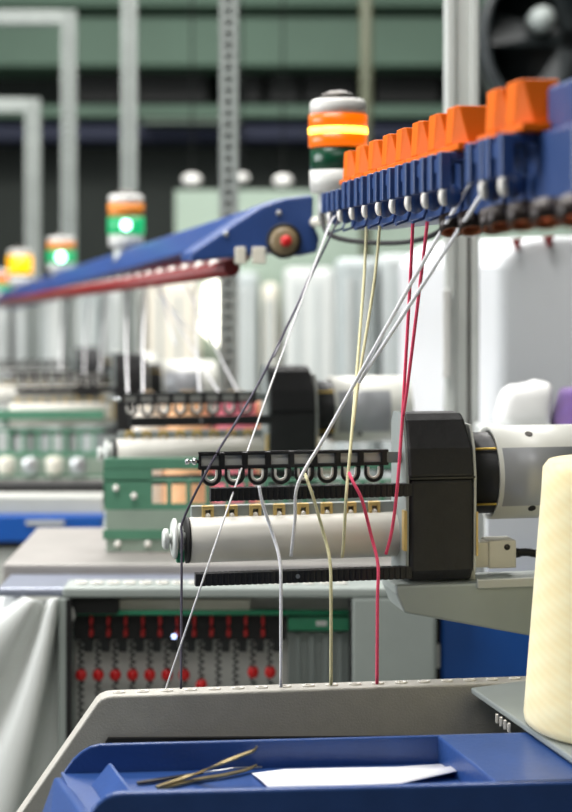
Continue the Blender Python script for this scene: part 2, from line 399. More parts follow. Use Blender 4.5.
# comb
yc = -.03
c0, c1 = xx(199, 460, yc), xx(388, 455, yc)
zr = [zz(290, p, yc) for p in (451, 454, 464, 467)]
m = MB(); m.box((c0, yc-.003, zr[1]), (c1, yc+.003, zr[0])); m.box((c0, yc-.003, zr[3]), (c1, yc+.003, zr[2]))
hx = [xx(211+23.2*k, 462, yc) for k in range(8)]
pt = hx[1]-hx[0]
for k in range(8):
    m.box((hx[k]+pt*.34, yc-.0035, zr[3]), (hx[k]+pt*.58, yc+.003, zr[0]))
m.box((c0, yc-.003, zr[3]), (c0+.002, yc+.003, zr[0]))
comb = m.build('guide_comb', M['black'], root, bevel=.0006)
MB().box((c0+.001, yc+.002, zr[2]-.001), (c1, yc+.005, zr[1]+.001)).build('comb_insert', M['white'], comb)
for k in range(8):
    cz = zz(290, 474.2, yc); R = .0083
    arc = [(hx[k]+R*math.cos(t), yc, cz+R*math.sin(t)) for t in [math.pi+math.pi*q/10 for q in range(11)]]
    pts = [(hx[k]-R, yc, cz+.007)]+arc+[(hx[k]+R, yc, zr[3]-.0005)]
    MB().tube(pts, [.0013]+[.0018]*4+[.0021]*4+[.0026]*4, 8).build('guide_hook', M['black'], comb)
    R2 = .0058
    arc = [(hx[k]+R2*math.cos(t), yc-.0004, cz+.0004+R2*math.sin(t)) for t in [math.pi+math.pi*q/10 for q in range(11)]]
    MB().tube([(hx[k]-R2, yc-.0004, cz+.006)]+arc+[(hx[k]+R2, yc-.0004, cz+.006)], .0016, 6).build('ceramic_liner', M['ceramic'], comb)
zc = (zr[0]+zr[3])/2
MB().lathe([(0, c0-.014), (.0028, c0-.014), (.0028, c0-.010), (.0015, c0-.0095), (.0015, c0-.007), (.0034, c0-.0065), (.0034, c0-.003), (.0018, c0-.0025), (.0018, c0+.001)], o=(0, yc, zc-.0005), axis='x', seg=12).build('comb_bolt', M['chrome'], comb)
MB().box((c1-.002, yc, zr[2]-.001), (xa-.001, yc+.004, zr[1])).build('comb_bracket', M['grey_mid'], comb)
# ribbed guide bars
def bar(px0, py, hpx, name, scr):
    ys = -.046
    x0, x1 = xx(px0, py, ys), xa+.002
    zc = zz(310, py, ys); h = hpx/2/F*1.72
    m = MB(); m.box((x0+.001, ys-.0036, zc-h*.96), (x1, ys+.004, zc+h*.96))
    x = x0
    while x < x1-.004:
        m.box((x, ys-.0045, zc-h), (x+.0042, ys+.005, zc+h)); x += .0058
    o = m.build(name, M['black'], root, bevel=.0005)
    MB().lathe([(.0022, ys-.0055), (.0022, ys-.003)], o=(xx(scr, py, ys), 0, zc+.0005), axis='y', seg=12).build('bar_screw', M['steel'], o)
bar(210, 492, 13, 'ribbed_bar', 311); bar(195, 575.5, 12.5, 'ribbed_bar', 297)
# roller
zr0 = zz(300, 536.8, 0); rr = 22.6/F*1.73
x0 = xx(189, 537, 0)
MB().lathe([(rr-.001, x0), (rr, x0+.001), (rr, xa-.001), (rr-.001, xa)], o=(0, 0, zr0), axis='x', seg=48).build('roller', M['roller'], root)
m = MB().lathe([(rr*.94, x0-.004), (rr*1.01, x0-.0035), (rr*1.01, x0-.0005), (rr*.9, x0)], o=(0, 0, zr0), axis='x', seg=32)
m.build('roller_flange', M['rubber'], root)
kx = lambda px: xx(px, 535, 0)
MB().lathe([(.006, x0-.004), (.006, kx(182)), (.0155, kx(182)), (.0155, kx(179)), (.007, kx(178.5)), (.007, kx(176.5)), (.0205, kx(176)), (.0205, kx(173.5)), (.0165, kx(171.5)), (.005, kx(171)), (.005, kx(168.5)), (.0105, kx(168)), (.0105, kx(164)), (.008, kx(162.5)), (0, kx(162.5))],
           o=(0, 0, zr0+.002), axis='x', seg=32).build('end_knob', M['alu'], root)
MB().box((kx(176), -.006, zr0-.022), (kx(184), .003, zr0-.008)).build('knob_catch', M['green'], root, bevel=.001)
# clip rail behind the roller
zb0, zb1 = zz(300, 517, .004), zz(300, 503.5, .004)
MB().box((x0+.003, .004, zb0-.004), (xa, .012, zb1)).build('clip_rail', M['grey_mid'], root, bevel=.0006)
for k in range(8):
    cx = xx(208+23.8*k, 510, .0)
    m = MB(); m.box((cx-.006, -.001, zb0), (cx-.0028, .005, zb1+.0005)); m.box((cx+.0028, -.001, zb0), (cx+.006, .005, zb1+.0005)); m.box((cx-.0028, -.001, zb1-.0035), (cx+.0028, .005, zb1+.0005))
    cl = m.build('yarn_clip', M['tan'], root, bevel=.0004)
    MB().lathe([(0, -.0015), (.0026, -.001), (.0026, .005)], o=(cx, 0, zb0+.0045), axis='y', seg=10).build('clip_eyelet', M['ceramic'], cl)
# motor housing
ym = .012; zm = zz(520, 471.5, ym); rm = 46.5/F*1.80
x0m, x1m = xx(486.5, 471, ym), xx(592, 471, ym)
MB().lathe([(rm-.004, x0m), (rm, x0m), (rm, x1m), (rm-.004, x1m), (rm-.004, x0m)], o=(0, ym, zm), axis='x', seg=64).build('motor_housing', M['housing'], root)
MB().lathe([(rm*.87, xb+.004), (rm*.87, x0m+.05), (0, x0m+.05)], o=(0, ym, zm), axis='x', seg=32).build('motor_core', M['black'], root)
for s in (-1, 1):
    MB().tube([(xb+.003, ym-.70*rm, zm+s*rm*.585), (x0m+.045, ym-.70*rm, zm+s*rm*.585)], .0013, 8).build('tie_rod', M['brass'], root)
xl0, xl1 = xx(505, 471, ym-rm), xx(578, 471, ym-rm)
MB().lathe([(rm, xl0), (rm+.0006, xl0), (rm+.0006, xl1), (rm, xl1)], o=(0, ym, zm), axis='x', seg=20, a0=math.radians(180-37), a1=math.radians(180+38)).build('foil_label', M['label'], root)
for p in (435, 508):
    z = zz(530, p, ym-rm*.7)-zm; yq = -math.sqrt(max(1e-6, rm*rm-z*z))
    n = V((0, yq, z)).normalized(); c = V((xx(530, p, ym-rm*.6), ym, zm))+n*rm
    MB().tube([c-n*.001, c+n*.0006], .0042, 14).build('housing_screw', M['dark_steel'], root)
# connector
ycn = -.02
a, b = fl(489, 541, ycn), fl(516.5, 568, ycn)
con = MB().box((a.x, ycn, b.z), (b.x, ycn+.03, a.z)).build('cable_connector', M['beige'], root, bevel=.0015)
MB().box((xb+.002, ycn+.003, b.z+.001), (a.x+.001, ycn+.025, a.z-.002)).build('connector_collar', M['beige'], con, bevel=.001)
MB().lathe([(.0, ycn-.0012), (.0032, ycn-.001), (.0032, ycn+.002)], o=(xx(507, 547, ycn), 0, zz(507, 547, ycn)), axis='y', seg=12).build('connector_screw', M['dark_steel'], con)
cp = fl(516, 553, ycn+.012)
MB().tube(smooth_path([cp, cp+V((.012, 0, .0005)), cp+V((.03, 0, -.002)), cp+V((.10, .01, -.006)), cp+V((.2, .02, .02))]), [.005]*3+[.0042]*100, 10).build('cable', M['rubber'], con)
MB().box((xb+.0025, -.03, zz(480, 583, -.03)), (xb+.008, .03, zz(480, 532, -.03))).build('side_bracket', M['grey_light'], root, bevel=.001)
# cantilever bracket underneath
q = [fl(396, 586, -.05), fl(606, 580, -.05), fl(606, 650, -.05), fl(404, 613, -.05)]
for v in q: v.y = -.05
q[0].z = min(q[0].z, z0-.0005); q[1].z = q[0].z
MB().prism([q[0], q[1], q[2], q[3], (q[0].x, -.05, q[0].z-.008)], (0, .06, 0)).build('support_bracket', M['grey_case'], root, bevel=.0025)
MB().box((xx(478, 580, -.055), -.054, q[0].z-.005), (q[1].x, -.0495, q[0].z+.004)).build('bracket_lip', M['grey_light'], root, bevel=.001)
feeder = root
for (px, py, d, lb, s) in ((295, 487, 2.52, 'second roller yarn feeder with black head, behind the nearest comb', 1.0),
                       (135, 438, 3.6, 'third blurred roller yarn feeder, its black head mid left', 1.0),
                       (92, 412, 4.7, 'fourth blurred roller yarn feeder, smallest black head at far left', 1.0)):
    o = copy_tree(feeder); o.location = P(px, py, d); o['label'] = lb

# ------------------------------------------------------------------ tension arm with orange caps
Nn, Ff = P(510, 128, 1.195), P(345, 177, 1.95)
ang = math.atan2(-(Ff.x-Nn.x), Ff.y-Nn.y)
zb = (Nn.z+Ff.z)/2
AR = V((Nn.x, Nn.y, zb))
arm = thing('yarn_tension_arm', AR, 'blue yarn tension arm carrying a row of orange caps above the yarns', 'yarn guide arm', None, ang)
al = Loc(AR, ang)
Ltot = math.hypot(Ff.x-Nn.x, Ff.y-Nn.y); pit = Ltot/10*1.0
def yi(i): return Ltot-(i*.0765)*Ltot/.755
PI_ = .0765*Ltot/.755
CPX = [345, 357, 370, 384, 398, 414, 431, 449, 470, 490, 510]
CPX = {**{i: p for i, p in enumerate(CPX)}, -1: 335}
def yi(i):                                        # where along the arm each tension unit sits
    if i > 10: return yi(10)-(i-10)*.062
    d = 1/(1/1.95+(CPX[i]-345)/165*(1/1.195-1/1.95))
    return (d-1.195)/(1.95-1.195)*Ltot
for i in (0, 1, 2, 3, 4, 5, 6, 7, 9, 10):
    y = yi(i); z = -.0
    bot = [(0, y+.016, z), (0, y-.010, z), (.011, y-.026, z), (.0316, y-.026, z), (.0316, y+.016, z)]
    top = [(.0012, y+.014, z+.031), (.0012, y-.015, z+.031), (.0045, y-.019, z+.031), (.030, y-.019, z+.031), (.030, y+.014, z+.031)]
    cp = MB().hexa(bot, top).build('orange_cap', M['orange'], arm, bevel=.0010, seg=2)
    MB().box((-.0005, y-.036, z-.0055), (.033, y+.040, z-.0003)).build('cap_lip', M['orange'], cp, bevel=.0006)
ymax = yi(-1)+.03
MB().box((.014, -.11, -.058), (.06, ymax-.06, -.006)).build('beam', M['blue_part'], arm, bevel=.003)
MB().box((.0195, -.30, -.062), (.085, -.026, .025)).build('end_block', M['blue_part'], arm, bevel=.003)
for i in range(-1, 11):
    if i == 8: continue
    y = yi(i)
    m = MB(); zt_ = -.013 if i < 1 else -.007
    for s in (-.5, .5):
        yy = y+s*PI_*.5
        m.box((-.013, yy-.008, -.037), (-.004, yy+.008, zt_)); m.box((.024, yy-.008, -.045), (.031, yy+.008, zt_)); m.box((-.004, yy-.006, zt_-.007), (.024, yy+.006, zt_))
    m.box((-.010, y-.026, zt_-.016), (-.005, y+.026, zt_-.004)); m.box((-.004, y+.010, -.046), (.024, y+.014, -.036))
    tb = m.build('tension_body', M['blue_part'], arm, bevel=.0012)
    MB().ball((.0005, y-.006, -.042), .0088, (.95, 1.0, 1.15)).build('tension_bulb', M['blue_part'], tb)
    MB().ball((-.0058, y-.007, -.042), .0062, (.75, .9, 1.35)).build('ceramic_eye', M['ceramic'], tb)
    MB().tube([(.014, y+.01, -.046), (.010, y+.006, -.056), (-.002, y+.000, -.060)], .0015, 8).build('tension_lever', M['blue_part'], tb)
for i in range(6, 15):
    y = yi(i)-.02
    o = MB().lathe([(.0090, -.007), (.0108, -.007), (.0108, .007), (.0090, .007), (.0090, -.007)], seg=22).build('spring_cup', M['cup'], arm)
    o.location = (.004 if i > 8 else .014, y, -.064); o.rotation_euler = (math.radians(-24), 0, 0)
    MB().lathe([(.0082, -.0072), (.0091, -.0072), (.0091, .006), (.0082, .006), (.0082, -.0072)], seg=22).build('cup_liner', M['copper'], o)

# black cable slung below the far end
tag(MB().tube(smooth_path([P(322, 214, 2.15), P(326, 231, 2.12), P(346, 240, 2.1), P(392, 243, 2.05), P(425, 238, 2.0), P(445, 226, 1.95), P(452, 205, 1.9)]), .0032, 8).build('cable', M['rubber']), 'black cable slung in a shallow loop below the far end of the arm', 'cable')

# ------------------------------------------------------------------ second arm, far left, with wheel
A2 = P(285, 262, 2.4)
arm2 = thing('yarn_guide_arm', A2, 'blurred blue arm with tapered end cover and red-centred wheel, left of centre', 'yarn guide arm')
def rel(p, o): return V(p)-V(o)
pts = [(190, 262), (191, 253), (215, 237), (240, 220), (262, 206), (285, 198), (310, 195), (314, 197), (313, 222), (320, 238), (318, 252), (300, 256), (268, 252), (240, 257)]
MB().prism([rel(P(x, y, 2.36), A2) for x, y in pts], (-.02, .10, 0)).build('end_cover', M['blue_arm'], arm2, bevel=.004)
s0, s1 = P(262, 206, 2.43), P(0, 292, 5.7)
dirv = s1-s0
q = [s0+V((-.025, 0, -.006)), s0+V((0, 0, .0)), s0+V((.05, 0, .0)), s0+V((.05, 0, -.06)), s0+V((-.05, 0, -.05))]
q2 = [p+dirv for p in q]
MB().hexa([rel(p, A2) for p in q], [rel(p, A2) for p in q2]).build('beam', M['blue_arm'], arm2, bevel=.004)
wh = MB().lathe([(0, -.012), (.012, -.012), (.018, -.010), (.020, -.004), (.020, 0)], axis='y', seg=28).build('wheel_disc', M['wheel'], arm2)
wh.location = rel(P(284, 241, 2.345), A2)
MB().lathe([(.0195, -.006), (.0245, -.006), (.0245, .01), (.0195, .01), (.0195, -.006)], axis='y', seg=28).build('wheel_tyre', M['rubber'], wh)
MB().lathe([(0, -.018), (.0075, -.017), (.008, -.010)], axis='y', seg=18).build('wheel_hub', M['red'], wh).location = (.003, 0, 0)
for x0_, x1_ in ((235, 246), (252, 266)):
    a, b = P(x0_, 247, 2.36), P(x1_, 264, 2.36)
    MB().box(rel((a.x, 2.35, b.z), A2), rel((b.x, 2.39, a.z), A2)).build('arm_clamp', M['beige'], arm2, bevel=.002)
for (x, y) in ((279, 213), (226, 234)):
    MB().ball(rel(P(x, y, 2.358), A2), .004, (1, .4, 1)).build('cover_screw', M['steel'], arm2)
for (xa_, ya_, xb_, yb_, r) in ((243, 257, 30, 293, .010), (232, 268, 0, 303, .012)):
    p0, p1 = P(xa_, ya_, 2.42), P(xb_, yb_, 5.2)
    MB().tube([rel(p0, A2), rel(p1, A2)], r, 10).build('red_rail', M['red_rail'], arm2)
for k in range(26):
    t = (k+1)/27
    p = P(232, 262, 2.42).lerp(P(16, 297, 5.1), t)
    MB().ball(rel(p, A2), .011, (1, 1, .8), 10).build('rail_eyelet', M['ceramic'], arm2)

# ------------------------------------------------------------------ front machine: grey cover, side cover, body
zF = CH-.4225
M1 = thing('knitting_machine', (0.08, 1.62, 0), 'nearest knitting machine with grey front cover behind the blue tray', 'knitting machine', 'knitting machines in a row')
o1 = M1.location.copy()
pl_ = PZ(105, 697.0, zF); pr_ = PZ(600, 679.4, zF)
ux = (pr_-pl_).normalized(); nrm = V((ux.y, -ux.x, 0))           # towards the viewer
def onplate(px, py):                                              # pixel onto the plate's plane
    d = V(((px-HX)/F, 1, -(py-HY)/F)); t = (pl_-V((0, 0, CH))).dot(nrm)/d.dot(nrm)
    return V((0, 0, CH))+d*t
out = [(97, 703), (101, 699.5), (107, 697), (113, 696.2)]
poly = [onplate(*p) for p in out]+[pr_, onplate(620, 900), onplate(-40, 900)]
MB().prism([p-o1 for p in poly], -nrm*.026).build('front_cover', M['grey_plate'], M1, bevel=.0022, seg=3)
# slotted rail on the top edge with eyelets
L_ = (pr_-pl_).length
for k in range(22):
    p = pl_+ux*(.014+k*.0235)-nrm*.013
    m = MB()
    m.lathe([(.0032, 0), (.0058, 0), (.0058, .0014), (.0032, .0014), (.0032, 0)], seg=14)
    e = m.build('yarn_eyelet', M['ceramic'], M1)
    e.location = p-o1+V((0, 0, .0003)); e.scale = (1.1, .6, 1); e.rotation_euler = (0, 0, math.atan2(ux.y, ux.x))
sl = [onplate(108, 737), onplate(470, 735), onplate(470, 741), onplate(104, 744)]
MB().prism([p-o1+nrm*.0045 for p in sl], -nrm*.005).build('gap_shade_strip', M['rubber'], M1)  # shade in the slit between cover and tray, drawn as a black strip
# horizontal side cover on the right, its long front edge coming forward
zS = zF+.0005
sc = [PZ(471, 687.5, zS), PZ(572, 757, zS), PZ(690, 837, zS), V((.75, 1.3, zS)), V((.75, 1.78, zS)), PZ(520, 681, zS)]
MB().prism([p-o1 for p in sc], (0, 0, -.006)).build('side_cover', M['grey_mid'], M1, bevel=.0015)
for k in range(4):
    c = PZ(497+4*k, 709+3.0*k, zS)
    MB().box(c-o1+V((-.0011, -.002, -.013)), c-o1+V((.0011, .002, -.005))).build('comb_tooth', M['ceramic'], M1)
MB().box(V((-.11, 1.40, 0))-o1, V((.75, 1.63, .955))-o1).build('base_cabinet', M['grey_case'], M1, bevel=.01)
MB().box(V((-.11, 1.575, .955))-o1, V((.75, 1.63, .985))-o1).build('sump', M['rubber'], M1)

# ------------------------------------------------------------------ blue tray
zt = CH-.43; zf = CH-.455
T0 = PZ(330, 790, CH-.49)
tray = thing('tool_tray', V((T0.x, 1.45, .956)), 'blue plastic tool tray at the bottom holding tweezers and paper', 'tray')
to = tray.location.copy()
fL, fR = PZ(122, 793, zt), PZ(640, 780.3, zt)
bL, bR = PZ(100, 743, zt), PZ(640, 729, zt)
def wallplane(a, b):
    u = (b-a).normalized(); n = V((u.y, -u.x, 0))
    def f(px, py):
        d = V(((px-HX)/F, 1, -(py-HY)/F)); t = (a-V((0, 0, CH))).dot(n)/d.dot(n)
        return V((0, 0, CH))+d*t
    return f, n
ff, nf = wallplane(fL, fR); fb, nb = wallplane(bL, bR)
zbase = .957
def down(p): return V((p.x, p.y, zbase))
fp = [ff(86, 822), ff(91, 812), ff(97, 804), ff(105, 797.5), ff(113, 794.2), fL, fR]
MB().prism([p-to for p in fp]+[down(fR)-to, down(ff(86, 822))-to], -nf*.009).build('front_wall', M['blue_tray'], tray, bevel=.0025, seg=3)
bp = [fb(61, 777), fb(65, 769), fb(73, 758), fb(82, 750), fb(91, 745), bL, bR]
MB().prism([p-to for p in bp]+[down(bR)-to, down(fb(61, 777))-to], nb*.005).build('back_wall', M['blue_tray'], tray, bevel=.0018, seg=3)
# floor
c4 = [fb(61, 777), bR, fR, ff(86, 822)]
g = [V((p.x, p.y, zf)) for p in c4]
MB().prism([p-to for p in g], (0, 0, -.012)).build('tray_floor', M['blue_tray'], tray)
# sloping left outer wall
e0, e1 = fb(61, 777), ff(88, 816)
lo0, lo1 = e0+V((-.02, -.0, -.04)), e1+V((-.035, -.0, -.05))
MB().hexa([p-to for p in (e0+V((-.006, 0, .0)), e1+V((-.006, 0, .003)), lo1, lo0)], [p-to for p in (e0+V((.002, 0, -.0)), e1+V((.002, 0, .003)), lo1+V((.03, 0, 0)), lo0+V((.03, 0, 0)))]).build('side_wall', M['blue_tray'], tray, bevel=.002)
# divider
d0, d1 = PZ(112, 763, zt-.007), PZ(135, 793, zt-.007)
sd = V((-.018, -.006, 0))
A_ = [V((d0.x, d0.y, zf)), d0, d0+V((-.003, 0, 0)), V((d0.x, d0.y, zf))+sd]
B_ = [V((d1.x, d1.y, zf)), d1, d1+V((-.003, 0, 0)), V((d1.x, d1.y, zf))+sd]
MB().hexa([p-to for p in A_], [p-to for p in B_]).build('divider', M['blue_tray'], tray, bevel=.0012)
# right deck, flush with the rim
dk = [PZ(437, 735, zt), PZ(640, 730, zt), PZ(640, 780, zt), PZ(497, 783, zt)]
MB().prism([p-to for p in dk], (0, 0, zf-zt-.004)).build('side_deck', M['blue_tray'], tray, bevel=.002, seg=3)

# paper
zp = zf+.0012
pp = [PZ(252, 775, zp), PZ(285, 772, zp), PZ(340, 770, zp), PZ(395, 767.5, zp), PZ(448, 764, zp)]
pq = [PZ(268, 789, zp), PZ(300, 787.5, zp), PZ(345, 788.5, zp), PZ(400, 786, zp), PZ(463, 777, zp)]
rows = []
for t in (0, .33, .66, 1):
    rows.append([a.lerp(b, t)+V((0, 0, .0012*math.sin(3*t+k*1.3)+.0012+(.004 if k == 4 and t > .5 else 0))) for k, (a, b) in enumerate(zip(pp, pq))])
po = PZ(350, 780, zp)
tag(MB().grid(rows).build('paper_sheet', M['paper'], origin=po, solid=.0008), 'folded white paper sheet lying in the blue tray', 'paper')

# tweezers and latch needle tool
jo = PZ(157, 787, zf+.004)
tw = thing('tweezers', V((jo.x, jo.y, zf)), 'brass coloured open tweezers lying in the blue tray left of the paper', 'tweezers')
def blade(name, pts, w, m, root, o):
    pts = smooth_path(pts, 5); rows = []; n = len(pts)
    mm = MB(); A = []
    for i, p in enumerate(pts):
        t = (pts[min(i+1, n-1)]-pts[max(i-1, 0)]).normalized(); s = t.cross(V((0, 0, 1))).normalized(); u = s.cross(t)
        wv = w*(.8+.5*math.sin(math.pi*min(1, i/(n-1)*1.25)))*(1 if i < n*.75 else 1-.75*(i-n*.75)/(n*.25))
        A.append([p+s*wv-u*.0008-o, p+s*wv+u*.0008-o, p-s*wv+u*.0008-o, p-s*wv-u*.0008-o])
    for q in range(n-1):
        for k in range(4):
            a, b, c, d = A[q][k], A[q][(k+1) % 4], A[q+1][(k+1) % 4], A[q+1][k]
            mm.bm.faces.new([mm.bm.verts.new(x) for x in (a, b, c, d)])
    mm.bm.faces.new([mm.bm.verts.new(x) for x in A[0]]); mm.bm.faces.new([mm.bm.verts.new(x) for x in A[-1]])
    bmesh.ops.remove_doubles(mm.bm, verts=mm.bm.verts, dist=1e-6)
    return mm.build(name, m, root)
two = tw.location.copy()
blade('tweezer_arm', [jo, PZ(190, 776, zf+.006), P(215, 766, 1.47), P(240, 756, 1.475), P(253, 751, 1.478), P(257, 746.5, 1.478)], .0026, M['tweezer'], tw, two)
blade('tweezer_arm', [jo+V((.001, 0, -.002)), PZ(195, 780, zf+.0025), PZ(225, 775, zf+.003), PZ(247, 769.5, zf+.004), PZ(257, 765, zf+.006)], .0024, M['tweezer'], tw, two)
no = PZ(137, 783, zf+.002)
nd = thing('needle_tool', V((no.x, no.y, zf)), 'thin dark latch needle tool lying under the tweezers', 'tool')
ndo = nd.location.copy()
blade('tool_handle', [no, PZ(160, 779.5, zf+.0025), PZ(205, 772.5, zf+.0022)], .0022, M['dark_steel'], nd, ndo)
MB().tube([p-ndo for p in (PZ(203, 773, zf+.0022), PZ(236, 768, zf+.0025), PZ(262, 767, zf+.002))], .0009, 8).build('tool_needle', M['steel'], nd)

# ------------------------------------------------------------------ yarn cones
def cone(name, base, rb, rt, H, m, label, group=None, grp_lid=False):
    root = thing(name, base, label, 'yarn cone', group)
    pr = [(rb*.55, 0), (rb*.95, .001), (rb*.99, .004), (rb, .010)]
    for k in range(1, 9):
        t = k/9; pr.append((rb+(rt-rb)*t, .010+(H-.014)*t))
    pr += [(rt+.0006, H-.006), (rt-.004, H), (rt*.5, H+.001)]
    MB().lathe(pr, seg=72).build('wound_yarn', m, root)
    MB().lathe([(rt*.36, H-.01), (rt*.36, H+.012), (rt*.3, H+.012), (rt*.3, H-.01), (rt*.36, H-.01)], seg=24).build('cone_core', M['wood_tube'], root)
    return root
cb = PZ(624, 726, zS)
cone('yarn_cone', V((cb.x, cb.y, zS+.0005)), .0905, .0725, .240, conemat('pale yellow yarn winding', (248, 236, 190)), 'large pale yellow yarn cone standing at the right edge in front')
cm = {k: conemat(k+' cone winding', c) for k, c in dict(cream=(244, 236, 226), peach=(250, 196, 150), pink=(238, 130, 150), purple=(104, 78, 140)).items()}
# ------------------------------------------------------------------ second machine
M2 = thing('knitting_machine', P(220, 0, 2.25)*1.0, 'second knitting machine whose open grey front shows springs with red balls', 'knitting machine', 'knitting machines in a row')
M2.location.z = 0
o2 = M2.location.copy()
def B2(x0, y0, x1, y1, d, th):
    a, b = P(x0, y0, d), P(x1, y1, d)
    return (V((a.x, d, b.z))-o2, V((b.x, d+th, a.z))-o2)
D = 2.2
m = MB(); m.box(*B2(62, 588, 435, 598, D, .06)); m.box(*B2(352, 598, 435, 1100, D, .06)); m.box(*B2(58, 598, 70, 1100, D, .06)); m.box(*B2(70, 790, 352, 1100, D, .06))
m.build('front_frame', M['grey_case'], M2, bevel=.003)
MB().box(*B2(60, 590, 440, 800, 2.262, .01)).build('recess_back', M['white'], M2)
a = P(55, 588, D); b = P(470, 588, D)
MB().box(V((a.x-.075, D+.002, a.z-.012))-o2, V((b.x, 2.33, a.z-.0005))-o2).build('top_deck', M['deck'], M2, bevel=.004)
MB().box(V((a.x-.085, 2.30, a.z-.03))-o2, V((b.x, 2.62, a.z+.013))-o2).build('rear_deck', M['deck_beige'], M2, bevel=.004)
MB().box(*B2(69, 599, 118, 614, 2.215, .045)).build('dark_channel', M['rubber'], M2)
MB().box(*B2(118, 600, 250, 610, 2.235, .02)).build('tension_scale', M['beige'], M2)
MB().box(*B2(72, 613, 286, 640, 2.235, .025)).build('tension_housing', M['rubber'], M2)
a, b = P(72, 612.5, 2.22), P(352, 612.5, 2.22)
MB().tube([a-o2, b-o2], 2.6/F*2.2, 10).build('green_rod', M['green'], M2)
MB().ball(a-o2, 6/F*2.2, (.7, 1, 1.5)).build('rod_knob', M['white'], M2)
MB().box(*B2(288, 617, 350, 631, 2.225, .035)).build('green_box', M['green'], M2, bevel=.002)
MB().box(*B2(316, 621, 327, 626, 2.223, .004)).build('box_label', M['white'], M2)
m = MB(); m.box(*B2(288, 632, 350, 800, 2.25, .01))
for k in range(4): m.box(*B2(295+14*k, 634, 300+14*k, 800, 2.244, .01))
m.build('ridged_panel', M['grey_mid'], M2)
MB().box(*B2(349, 600, 356, 800, 2.202, .01)).build('dark_edge', M['rubber'], M2)
MB().box(*B2(66, 600, 71, 800, 2.198, .01)).build('dark_edge', M['rubber'], M2)
for k in range(11):
    x = 91+17.2*k
    m = MB()
    m.box(*B2(x-1.6, 616, x+1.6, 625, 2.225, .012)); m.box(*B2(x-2.1, 630, x+2.1, 637, 2.225, .012)); m.box(*B2(x-.8, 625, x+.8, 629, 2.228, .01))
    m.build('red_tab', M['red_tab'], M2, bevel=.001)
bally = [675, 675, 675, 675, 675, 675, 675, 685, None, None, 672, 672]
for k in range(12):
    x = 81+17.2*k
    p0, p1 = P(x, 641, 2.235), P(x, 745, 2.235)
    n = 90; pts = []
    for q in range(n+1):
        t = q/n; a = t*2*math.pi*15
        pts.append(p0.lerp(p1, t)-o2+V((.0032*math.cos(a), .0032*math.sin(a), 0)))
    m = MB().tube(pts, .0014, 5)
    m.box(*B2(x+3, 638, x+11, 652, 2.238, .012))
    sp = m.build('tension_spring', M['spring'], M2)
    if bally[k]:
        MB().ball(P(x, bally[k], 2.235)-o2, 6/F*2.2, (1, .8, 1.1)).build('red_ball', M['red'], sp)
MB().ball(P(174, 636.5, 2.214)-o2, .0032).build('indicator_led', M['led'], M2)
for k in range(17):
    p = P(78+16.5*k, 588, D)+V((0, .03, .0006))
    e = MB().lathe([(.0045, 0), (.0085, 0), (.0085, .002), (.0045, .002), (.0045, 0)], seg=12).build('yarn_eyelet', M['ceramic'], M2)
    e.location = p-o2
# ribbed left hood
curves = []
def crv(x0, y0, x1, y1, bow, d): return [P(x0+(x1-x0)*t+bow*math.sin(math.pi*t), y0+(y1-y0)*t, d) for t in [q/12*1.4 for q in range(13)]]
spec = [(66, 594, 66, 900, 0, 2.24), (60, 598, 24, 800, 3, 2.24), (58.5, 597, 20, 802, 3, 2.195), (56, 597, 10, 806, 3, 2.188), (50, 598, -8, 790, 3, 2.192), (47, 599, -14, 765, 3, 2.212), (43, 600, -24, 740, 3, 2.208), (39, 600, -36, 715, 3, 2.192), (32, 599, -54, 690, 2, 2.19), (24, 596, -66, 660, 0, 2.2), (16, 590, -76, 630, 0, 2.27)]
rows = [[p-o2 for p in crv(*s)] for s in spec]
hd = MB().grid(rows).build('ribbed_hood', M['hood_gloss'], M2, solid=.006)
k = hd.modifiers.new('smooth', 'SUBSURF'); k.levels = 1; k.render_levels = 2
MB().box(*B2(441, 618, 700, 1100, 2.23, .06)).build('blue_door', M['blue_door'], M2, bevel=.004)
MB().box(*B2(434, 590, 442, 1100, 2.235, .03)).build('door_gap', M['rubber'], M2)
MB().box(*B2(436, 645, 440, 668, 2.225, .02)).build('door_latch', M['white'], M2)
a = P(40, 0, 2.32).x; b = P(440, 0, 2.32).x
MB().box(V((a, 2.32, 0))-o2, V((b, 2.62, .9))-o2).build('base_cabinet', M['grey_case'], M2)
# slotted green guide plate behind the second feeder
def slotplate(x0, x1, ytop, d, pitch, n, s, root, o):
    bx = lambda a, b, c, e, th=.006: (V((P(a, b, d).x, d, P(c, e, d).z))-o, V((P(c, e, d).x, d+th, P(a, b, d).z))-o)
    m = MB()
    m.box(*bx(x0, ytop, x1, ytop+11*s)); m.box(*bx(x0, ytop+21*s, x1, ytop+24*s)); m.box(*bx(x0, ytop+46*s, x1, ytop+52*s))
    x = x0+48*s
    m.box(*bx(x0, ytop+11*s, x, ytop+46*s))
    for k in range(n):
        m.box(*bx(x+pitch*k+pitch*.76, ytop+23*s, min(x1, x+pitch*(k+1)), ytop+47*s))
    m.build('slotted_guide', M['guide'], root, bevel=.001)
    MB().box(*bx(x0+2, ytop+52*s, x1, ytop+94*s)).build('guide_panel', M['green_plate'], root, bevel=.001)
    MB().box(*bx(x0-1, ytop+72*s, x1, ytop+81*s, .005)).build('guide_band', M['guide'], root).location.y -= .002
    for (u, v) in ((12, 30), (30, 38), (14, 86), (44, 86)):
        MB().ball(P(x0+u*s, ytop+v*s, d-.003)-o, 3.5/F*d, (1, .6, 1), 10).build('guide_screw', M['ceramic'], root)
slotplate(104, 396, 458, 2.385, 19.4, 12, 1.0, M2, o2)
MB().box(*B2(205, 556, 330, 568, 2.33, .03)).build('deck_block', M['white'], M2, bevel=.003)
